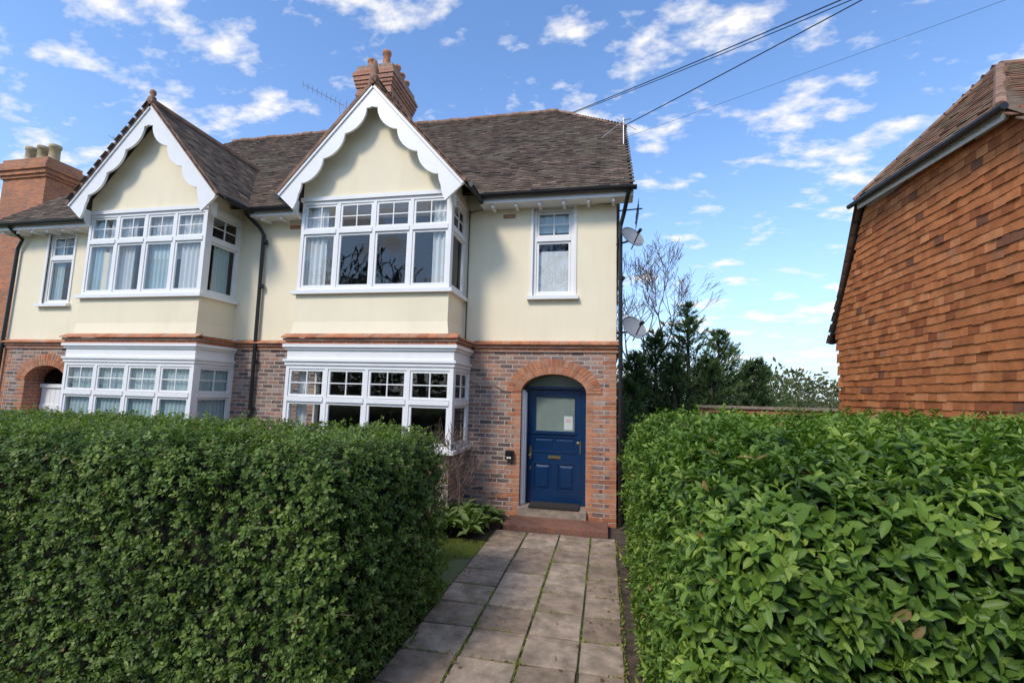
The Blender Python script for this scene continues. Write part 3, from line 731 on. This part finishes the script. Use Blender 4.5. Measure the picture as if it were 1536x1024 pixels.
# ------------------------------------------------------------------ foliage
def np_obj(name,verts,faces_t,var,mat,parent=None,smooth=True):
    N,K,_=verts.shape
    fl=np.concatenate([np.array(f) for f in faces_t]); sizes=np.array([len(f) for f in faces_t])
    loops=(np.arange(N)[:,None]*K+fl[None,:]).ravel().astype(np.int32)
    tot=np.tile(sizes,N).astype(np.int32); start=np.concatenate([[0],np.cumsum(tot)[:-1]]).astype(np.int32)
    me=bpy.data.meshes.new(name); me.vertices.add(N*K); me.vertices.foreach_set('co',verts.reshape(-1).astype(np.float32))
    me.loops.add(len(loops)); me.loops.foreach_set('vertex_index',loops)
    me.polygons.add(len(tot)); me.polygons.foreach_set('loop_start',start)
    me.update(calc_edges=True)
    me.polygons.foreach_set('use_smooth',np.full(len(tot),smooth))
    at=me.attributes.new('var','FLOAT','POINT'); at.data.foreach_set('value',np.repeat(var,K).astype(np.float32))
    me.materials.append(M[mat]); me.validate()
    ob=bpy.data.objects.new(name,me); COL.objects.link(ob)
    if parent is not None: ob.parent=parent; ob.location=-Vector(parent.location)
    return ob
def nrm(a): return a/np.maximum(np.linalg.norm(a,axis=-1,keepdims=True),1e-9)
LEAF8=[(0,2,1),(0,3,2),(1,2,5,4),(2,3,6,5),(4,5,7),(5,6,7)]
def leaves8(P,T,Nn,L,W,droop=.15,fold=.12):
    B=np.cross(Nn,T); L=L[:,None];W=W[:,None]
    def q(s,w,f): return P+T*L*s+B*W*w+Nn*(W*f*fold*2 - L*droop*s*s)
    return np.stack([q(0,0,0),q(.30,-.42,1),q(.30,0,0),q(.30,.42,1),q(.68,-.38,1),q(.68,0,0),q(.68,.38,1),q(1,0,0)],axis=1)
LEAF4=[(0,1,2),(0,2,3)]
def leaves4(P,T,Nn,L,W,fold=.15):
    B=np.cross(Nn,T); L=L[:,None];W=W[:,None]
    return np.stack([P,P+T*L*.5-B*W*.5+Nn*W*fold,P+T*L-Nn*L*.08,P+T*L*.5+B*W*.5+Nn*W*fold],axis=1)
LEAF6=[(0,5,1),(1,5,4,2),(2,4,3)]
def leaves6(P,T,Nn,L,W,fold=.15):
    B=np.cross(Nn,T); L=L[:,None];W=W[:,None]
    return np.stack([P,P+T*L*.3-B*W*.45,P+T*L*.72-B*W*.40-Nn*L*.04,P+T*L-Nn*L*.12,P+T*L*.72+B*W*.40-Nn*L*.04,P+T*L*.3+B*W*.45],axis=1)
def rounded_box(x0,x1,y0,y1,z0,z1,r,step,amp,nsc,seed):
    V=[];Nn=[];Fc=[]
    c0=np.array([x0,y0,z0]);c1=np.array([x1,y1,z1])
    i0=c0+r;i1=c1-r; i0[2]=z0
    def mapp(p):
        q=np.minimum(np.maximum(p,i0),i1); d=p-q; l=np.linalg.norm(d)
        n=d/l if l>1e-6 else np.array([0,0,1.])
        pos_=q+n*r
        v=Vector(pos_)*nsc+Vector((seed,seed*2,0))
        dd=noise.noise(v)*amp+noise.noise(v*3.1)*amp*.55
        return pos_+n*dd,n
    faces=[(0,1,2,z1),(0,2,1,y0),(0,2,1,y1),(1,2,0,x0),(1,2,0,x1)]
    for (a,b_,c,val) in faces:
        na=max(2,int((c1[a]-c0[a])/step)); nb_=max(2,int((c1[b_]-c0[b_])/step))
        k=len(V)
        for i in range(na+1):
            for j in range(nb_+1):
                p=np.zeros(3); p[a]=c0[a]+(c1[a]-c0[a])*i/na; p[b_]=c0[b_]+(c1[b_]-c0[b_])*j/nb_; p[c]=val
                pp,n=mapp(p); V.append(pp);Nn.append(n)
        for i in range(na):
            for j in range(nb_):
                Fc.append((k+i*(nb_+1)+j,k+(i+1)*(nb_+1)+j,k+(i+1)*(nb_+1)+j+1,k+i*(nb_+1)+j+1))
    return np.array(V),np.array(Nn),Fc
def hedge(name,box,r,amp,nsc,nshoot,per,L,W,mat,big,seed,wfun,tmod=None):
    e=empty(name,((box[0]+box[1])/2,(box[2]+box[3])/2,0))
    V,Nn,Fc=rounded_box(*box,r,.12,amp,nsc,seed)
    if tmod is not None: V=tmod(V)
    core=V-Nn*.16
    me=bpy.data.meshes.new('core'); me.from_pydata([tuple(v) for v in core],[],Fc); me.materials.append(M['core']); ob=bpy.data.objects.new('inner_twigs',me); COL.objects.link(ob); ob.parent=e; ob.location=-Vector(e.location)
    F=np.array(Fc); a,b_,c,d=V[F[:,0]],V[F[:,1]],V[F[:,2]],V[F[:,3]]
    area=np.linalg.norm(np.cross(c-a,d-b_),axis=1)/2
    cen=(a+b_+c+d)/4; nn=nrm(Nn[F].mean(axis=1))
    w=area*wfun(cen,nn); w/=w.sum()
    idx=rng.choice(len(F),nshoot,p=w); s,t=rng.random(nshoot)[:,None],rng.random(nshoot)[:,None]
    P=a[idx]*(1-s)*(1-t)+b_[idx]*s*(1-t)+c[idx]*s*t+d[idx]*(1-s)*t; N0=nn[idx]
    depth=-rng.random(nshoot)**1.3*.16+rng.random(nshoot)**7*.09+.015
    sc=9. if not big else 6.
    lump=np.sin(P[:,0]*sc+1.7*np.sin(P[:,2]*sc*.8))*np.cos(P[:,2]*sc*1.1+1.3*np.sin(P[:,1]*sc*.9+P[:,0]*3))
    depth=depth+lump*.022
    P=P+N0*depth[:,None]
    ax=nrm(N0+np.array([0,0,.45])+rng.normal(0,.42,(nshoot,3)))
    ref=nrm(rng.normal(0,1,(nshoot,3))); X=nrm(np.cross(ax,ref)); Y=np.cross(ax,X)
    shootvar=rng.normal(0,.13,nshoot)+lump*.06  # hollows between lumps get darker leaves, shade put into the colour
    VV=[];va=[]
    for k in range(per):
        ang=2.4*k+rng.normal(0,.25,nshoot); frac=k/(per-1)
        rad=X*np.cos(ang)[:,None]+Y*np.sin(ang)[:,None]
        tilt=(1.35-.75*frac)+rng.normal(0,.18,nshoot)
        T=nrm(ax*np.cos(tilt)[:,None]+rad*np.sin(tilt)[:,None]+np.array([0,0,-.15]))
        Nl=nrm(np.cross(np.cross(T,ax),T)+1e-6); Nl=nrm(Nl+rng.normal(0,.18,Nl.shape)); Nl=nrm(Nl-T*(Nl*T).sum(1,keepdims=True))
        base=P+ax*((frac-.7)*L*.9)
        Ls=L*(1-.45*max(0,frac-.6)/.4)*rng.uniform(.7,1.2,nshoot); Ws=W*rng.uniform(.8,1.15,nshoot)*Ls/L
        VV.append(leaves8(base,T,Nl,Ls,Ws) if big else leaves6(base,T,Nl,Ls,Ws))
        v=.36+.30*frac+shootvar+rng.normal(0,.10,nshoot)+depth*2.0  # deeper leaves coloured darker, painting in the shade of the gaps
        v=np.clip(v,0,.95); v[rng.random(nshoot)<.006]=1.
        va.append(v)
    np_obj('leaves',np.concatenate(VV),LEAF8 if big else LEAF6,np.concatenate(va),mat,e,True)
    tw=MB(); ii=rng.choice(nshoot,500 if big else 900)
    for i in ii: tw.tube([P[i]-N0[i]*.14,P[i]+ax[i]*rng.uniform(.0,.05)],.0022,4,False)
    tw.build('twigs','twig',e)
    return e
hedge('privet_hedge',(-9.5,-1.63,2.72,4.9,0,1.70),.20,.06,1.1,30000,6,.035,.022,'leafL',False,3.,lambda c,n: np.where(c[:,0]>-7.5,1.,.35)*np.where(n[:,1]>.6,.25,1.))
def rmod(V):
    V=V.copy()
    V[:,2]+= (V[:,2]/2.0)*.08*np.clip((V[:,0]-.3)/3,0,1)+ (V[:,2]/2.)*.05*np.sin(np.clip((V[:,1]-1.8)/4.6,0,1)*math.pi)
    return V
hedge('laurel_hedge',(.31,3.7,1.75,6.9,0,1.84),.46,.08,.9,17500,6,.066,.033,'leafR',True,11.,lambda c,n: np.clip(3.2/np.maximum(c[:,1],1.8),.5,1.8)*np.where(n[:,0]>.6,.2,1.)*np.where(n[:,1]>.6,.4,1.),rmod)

def conifer(name,base,peaks,nb,seed):
    e=empty(name,base); rs=np.random.default_rng(seed); tr=MB(); VV=[];va=[]
    for (px,py,h,rad) in peaks:
        b0=Vector((base[0]+(px-base[0])*.3,base[1]+(py-base[1])*.3,0)); tr.tube([b0,Vector((px,py,h*.5)),Vector((px,py,h))],[.12,.07,.01],7)
        for i in range(nb):
            t=rs.random()**.75; z=h*(.04+.98*t); L=rad*(1-t)**.9*rs.uniform(.5,1.5)+.09; an=rs.random()*2*math.pi
            d=np.array([math.cos(an),math.sin(an),0]); lift=rs.uniform(.2,.9)
            n=int(22+L*46); s=rs.random(n)**.7
            P=np.array([px,py,z])+d*L*s[:,None]+np.array([0,0,1])*(L*lift*s**1.6)[:,None]+rs.normal(0,.025+.03*L,(n,3))*(1-s*.7)[:,None]
            T=nrm(d+np.array([0,0,lift*1.2])+rs.normal(0,.4,(n,3))); Nl=nrm(np.cross(T,rs.normal(0,1,(n,3))))
            Ls=rs.uniform(.07,.17,n);Ws=Ls*.2
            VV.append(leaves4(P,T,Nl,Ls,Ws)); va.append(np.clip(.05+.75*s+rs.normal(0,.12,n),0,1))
            if i%3==0: tr.tube([(px,py,z),tuple(np.array([px,py,z])+d*L*.7+np.array([0,0,L*lift*.5]))],[.02,.006],5)
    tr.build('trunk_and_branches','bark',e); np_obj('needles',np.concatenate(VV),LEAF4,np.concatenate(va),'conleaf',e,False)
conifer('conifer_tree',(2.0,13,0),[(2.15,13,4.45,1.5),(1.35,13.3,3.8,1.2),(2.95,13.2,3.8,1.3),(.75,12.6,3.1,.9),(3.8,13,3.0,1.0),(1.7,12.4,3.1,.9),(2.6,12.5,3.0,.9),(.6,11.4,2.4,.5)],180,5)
def bare(name,base,h,lean,seed,depth=6,spread=.5,r0=.09,mat='twig',mins=.004):
    rs=random.Random(seed); e=empty(name,base); m=MB()
    def br(p,d,L,r,k):
        pts=[p];q=p.copy();dd=d.copy()
        for i in range(3):
            dd=(dd+Vector((rs.gauss(0,.12),rs.gauss(0,.12),rs.gauss(.05,.08)))).normalized(); q=q+dd*L/3; pts.append(q.copy())
        m.tube(pts,[max(mins,r*(1-.12*i)) for i in range(4)],6 if k>2 else 4,False)
        if k==0: return
        for i in range(rs.choice((2,3,3))):
            s=pts[rs.choice((2,3,3))]; nd_=(dd+Vector((rs.gauss(0,spread),rs.gauss(0,spread),rs.gauss(.1,spread*.6)))).normalized()
            br(s,nd_,L*rs.uniform(.62,.85),max(mins,r*.60),k-1)
    br(Vector(base),Vector(lean).normalized(),h*.30,r0,depth); m.build('limbs',mat,e)
bare('bare_tree',(.9,16.5,0),7.7,(-.05,0,1),4,7,.42,.085,'twig',.007)
bare('bare_tree',(10.2,21,0),5.5,(0,0,1),9,6,.5,.06,'twig',.005)
for i,(x,y,h) in enumerate(((-13,-18,15),(-7,-16,14),(-1,-18,16),(5,-17,14),(11,-18,15),(-20,-18,15))): bare('bare_tree',(x,y,0),h,(random.uniform(-.1,.1),0,1),50+i,6,.5,.30,'bark',.035)
def bushes(name,blobs,n,mat,L,seed):
    rs=np.random.default_rng(seed); VV=[];va=[]
    for (x,y,z,rx,rz) in blobs:
        d=nrm(rs.normal(0,1,(n,3))); rr=(.45+.55*rs.random(n)**.6)*(1+.25*np.sin(d[:,0]*7+x)*np.cos(d[:,2]*6+y))
        P=np.array([x,y,z])+d*np.array([rx,rx,rz])*rr[:,None]
        T=nrm(d+rs.normal(0,.7,(n,3))); Nl=nrm(np.cross(T,rs.normal(0,1,(n,3)))); Ls=rs.uniform(.6,1.3,n)*L
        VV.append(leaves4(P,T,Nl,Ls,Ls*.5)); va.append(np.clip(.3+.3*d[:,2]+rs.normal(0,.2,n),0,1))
    return np_obj(name,np.concatenate(VV),LEAF4,np.concatenate(va),mat,None,False)
bl=[]
for i in range(26):
    x=random.uniform(4.5,24); bl.append((x,random.uniform(19,27),.8,random.uniform(1.1,1.9),random.uniform(1.3,2.3)))
bl+= [(5.2,17,1.0,1.2,2.0),(6.4,18,1.0,1.3,1.7),(4.2,16,1.,1.,1.9)]
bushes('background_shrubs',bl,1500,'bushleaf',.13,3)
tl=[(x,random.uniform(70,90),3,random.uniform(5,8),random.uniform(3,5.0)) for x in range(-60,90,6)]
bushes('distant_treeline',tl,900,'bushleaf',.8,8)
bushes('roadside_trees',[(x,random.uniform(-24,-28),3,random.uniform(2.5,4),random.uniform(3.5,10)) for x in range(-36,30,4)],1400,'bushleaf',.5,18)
bushes('evergreen_shrub',[(.55,9.3,.7,.35,.9),(.6,10.3,.9,.4,1.1),(.5,8.5,.4,.25,.6)],2500,'conleaf',.09,6)

def rosettes(name,cs,L,W,mat,per,seed):
    rs=np.random.default_rng(seed); n=len(cs); VV=[];va=[]; C=np.array(cs)
    for k in range(per):
        an=2.4*k+rs.normal(0,.3,n); tilt=rs.uniform(.35,1.35,n); rad=np.stack([np.cos(an),np.sin(an),0*an],1)
        T=nrm(rad*np.sin(tilt)[:,None]+np.array([0,0,1])*np.cos(tilt)[:,None]); Nl=nrm(np.array([0,0,1.])-T*T[:,2:3]+1e-6)
        st=C+T*.05; Ls=L*rs.uniform(.6,1.2,n)
        VV.append(leaves8(st+np.array([0,0,.04]),T,Nl,Ls,Ls*W/L*rs.uniform(.8,1.2,n),.35,.15)); va.append(np.clip(rs.normal(.5,.2,n),0,1))
    return np_obj(name,np.concatenate(VV),LEAF8,np.concatenate(va),mat,None,True)
cs=[(random.uniform(-2.75,-1.80),random.uniform(6.6,7.6),random.uniform(0,.18)) for _ in range(60)]+[(random.uniform(-1.95,-1.72),random.uniform(7.3,7.8),random.uniform(.0,.12)) for _ in range(6)]
rosettes('bergenia_plant',cs,.20,.12,'hosta',9,2)
for i,(x,y) in enumerate(((-2.55,7.0),(-2.35,7.35),(-2.7,7.4),(-2.25,6.9),(-2.5,6.7))): bare('bare_shrub',(x,y,0),1.7,(random.uniform(-.2,.2),-.05,1),20+i,5,.38,.014,'twig',.0028)
def blades(name,n,x0,x1,y0,y1,h,mat,seed):
    rs=np.random.default_rng(seed); P=np.stack([rs.uniform(x0,x1,n),rs.uniform(y0,y1,n),np.zeros(n)],1)
    keep=np.array([noise.noise(Vector((p[0]*2,p[1]*2,0)))>-.3 for p in P]); P=P[keep]; n=len(P)
    T=nrm(np.array([0,0,1.])+rs.normal(0,.45,(n,3))*np.array([1,1,.2])); Nl=nrm(np.cross(T,rs.normal(0,1,(n,3)))); L=rs.uniform(.5,1.3,n)*h
    return np_obj(name,leaves4(P,T,Nl,L,L*.12),LEAF4,rs.random(n),mat,None,False)
plane('lawn',-4.5,-1.67,4.8,6.6,-.003,'field')
blades('grass',36000,-3.6,-1.66,4.7,6.7,.04,'grass',4)
blades('path_weeds',900,-1.75,-1.62,2.5,7.3,.04,'grass',14)
rs=np.random.default_rng(31); n=6500; vert=rs.random(n)<.5
X=np.where(vert,rs.choice(np.array(xs[1:]),n)+rs.normal(0,.008,n),rs.uniform(-1.65,.14,n)); Y=np.where(vert,rs.uniform(.7,7.3,n),rs.choice(np.array(ys[1:]),n)+rs.normal(0,.008,n))
P=np.stack([X,Y,np.full(n,.008)],1)
keep=np.array([noise.noise(Vector((p[0]*1.5,p[1]*1.5,3)))>-.1 for p in P])&(P[:,1]<7.3); P=P[keep]; n=len(P)
T=nrm(np.array([0,0,1.])+rs.normal(0,.6,(n,3))*np.array([1,1,.1])); Nl=nrm(np.cross(T,rs.normal(0,1,(n,3)))); L=rs.uniform(.015,.035,n)
np_obj('moss_tufts',leaves4(P,T,Nl,L,L*.4),LEAF4,rs.random(n),'grass',None,False)
M['dry']=leafmat('dry_leaf',[(0,(.20,.10,.045)),(1,(.36,.20,.09))],.8,.1)
n=130; P=np.stack([rs.uniform(-1.6,.15,n),rs.uniform(2.6,7.3,n),np.full(n,.032)],1); P[:75,0]=rs.choice([-1.6,.12],75)+rs.normal(0,.05,75)
T=nrm(rs.normal(0,1,(n,3))*np.array([1,1,.1])); Nl=nrm(np.array([0,0,1.])+rs.normal(0,.25,(n,3))); Nl=nrm(Nl-T*(Nl*T).sum(1,keepdims=True))
np_obj('fallen_leaves',leaves8(P,T,Nl,rs.uniform(.02,.045,n),rs.uniform(.012,.025,n),-.1,.2),LEAF8,rs.random(n),'dry',None,True)

# ------------------------------------------------------------------ world, sun, camera
EL_,AZ=44,206
wd=bpy.data.worlds.new('World'); scene.world=wd; wd.use_nodes=True; nt=wd.node_tree; nt.nodes.clear()
out=nd(nt,'ShaderNodeOutputWorld'); bg=nd(nt,'ShaderNodeBackground'); nt.links.new(bg.outputs[0],out.inputs[0]); bg.inputs[1].default_value=.15
sky=nd(nt,'ShaderNodeTexSky',sky_type='NISHITA'); sky.sun_disc=False; sky.sun_elevation=R(EL_); sky.sun_rotation=R(AZ); sky.ozone_density=1.2; sky.air_density=1.0; sky.dust_density=.6
tc=nd(nt,'ShaderNodeTexCoord'); sp=nd(nt,'ShaderNodeSeparateXYZ'); nt.links.new(tc.outputs['Generated'],sp.inputs[0])
zc=math_(nt,'ADD',math_(nt,'MAXIMUM',sp.outputs[2],0.),.22)
cb=nd(nt,'ShaderNodeCombineXYZ'); nt.links.new(math_(nt,'DIVIDE',sp.outputs[0],zc),cb.inputs[0]); nt.links.new(math_(nt,'DIVIDE',sp.outputs[1],zc),cb.inputs[1])
mp=nd(nt,'ShaderNodeMapping'); mp.inputs['Location'].default_value=(5.3,2.2,0); mp.inputs['Scale'].default_value=(.8,1.15,1); nt.links.new(cb.outputs[0],mp.inputs[0])
n1=noise_(nt,6.6,10,.58,mp.outputs[0]); n2=noise_(nt,1.5,3,.5,mp.outputs[0])
s_=math_(nt,'ADD',math_(nt,'MULTIPLY',n1,.80),math_(nt,'MULTIPLY',n2,.30))
cl=ramp(nt,s_,[(.560,(0,0,0)),(.605,(.4,.4,.4)),(.66,(1,1,1))])
tint=mixc(nt,1.,sky.outputs[0],(1.28,1.62,1.98),'MULTIPLY')
hz=math_(nt,'POWER',math_(nt,'SUBTRACT',1.,math_(nt,'MAXIMUM',sp.outputs[2],0.),clamp=True),4.)
c1=mixc(nt,math_(nt,'MULTIPLY',hz,.8),tint,(4.5,5.1,6.0))
c2=mixc(nt,math_(nt,'MULTIPLY',cl,.94),c1,(7.0,6.9,6.9))
nt.links.new(c2,bg.inputs[0])
sd=bpy.data.lights.new('sun','SUN'); sd.energy=2.8; sd.angle=R(12); sd.color=(1,.90,.77)
so=bpy.data.objects.new('sun',sd); COL.objects.link(so)
a=R(AZ); e_=R(EL_); S=Vector((math.sin(a)*math.cos(e_),math.cos(a)*math.cos(e_),math.sin(e_)))
so.rotation_euler=S.to_track_quat('Z','Y').to_euler(); so.location=S*40

psi,th,ro=R(11.4),R(6.44),R(1.5)
fwd=Vector((-math.sin(psi)*math.cos(th),math.cos(psi)*math.cos(th),math.sin(th)))
R0=Vector((math.cos(psi),math.sin(psi),0)); U0=R0.cross(fwd)
cr=R0*math.cos(ro)+U0*math.sin(ro); cu=-R0*math.sin(ro)+U0*math.cos(ro)
cd=bpy.data.cameras.new('camera'); cd.lens=700/1536*36; cd.sensor_width=36; cd.clip_end=2000; cd.clip_start=.05
co=bpy.data.objects.new('camera',cd); COL.objects.link(co)
mw=Matrix((( cr.x,cu.x,-fwd.x,0),(cr.y,cu.y,-fwd.y,0),(cr.z,cu.z,-fwd.z,2.1),(0,0,0,1))); co.matrix_world=mw
scene.camera=co
scene.view_settings.view_transform='Standard'; scene.view_settings.look='None'; scene.view_settings.exposure=0
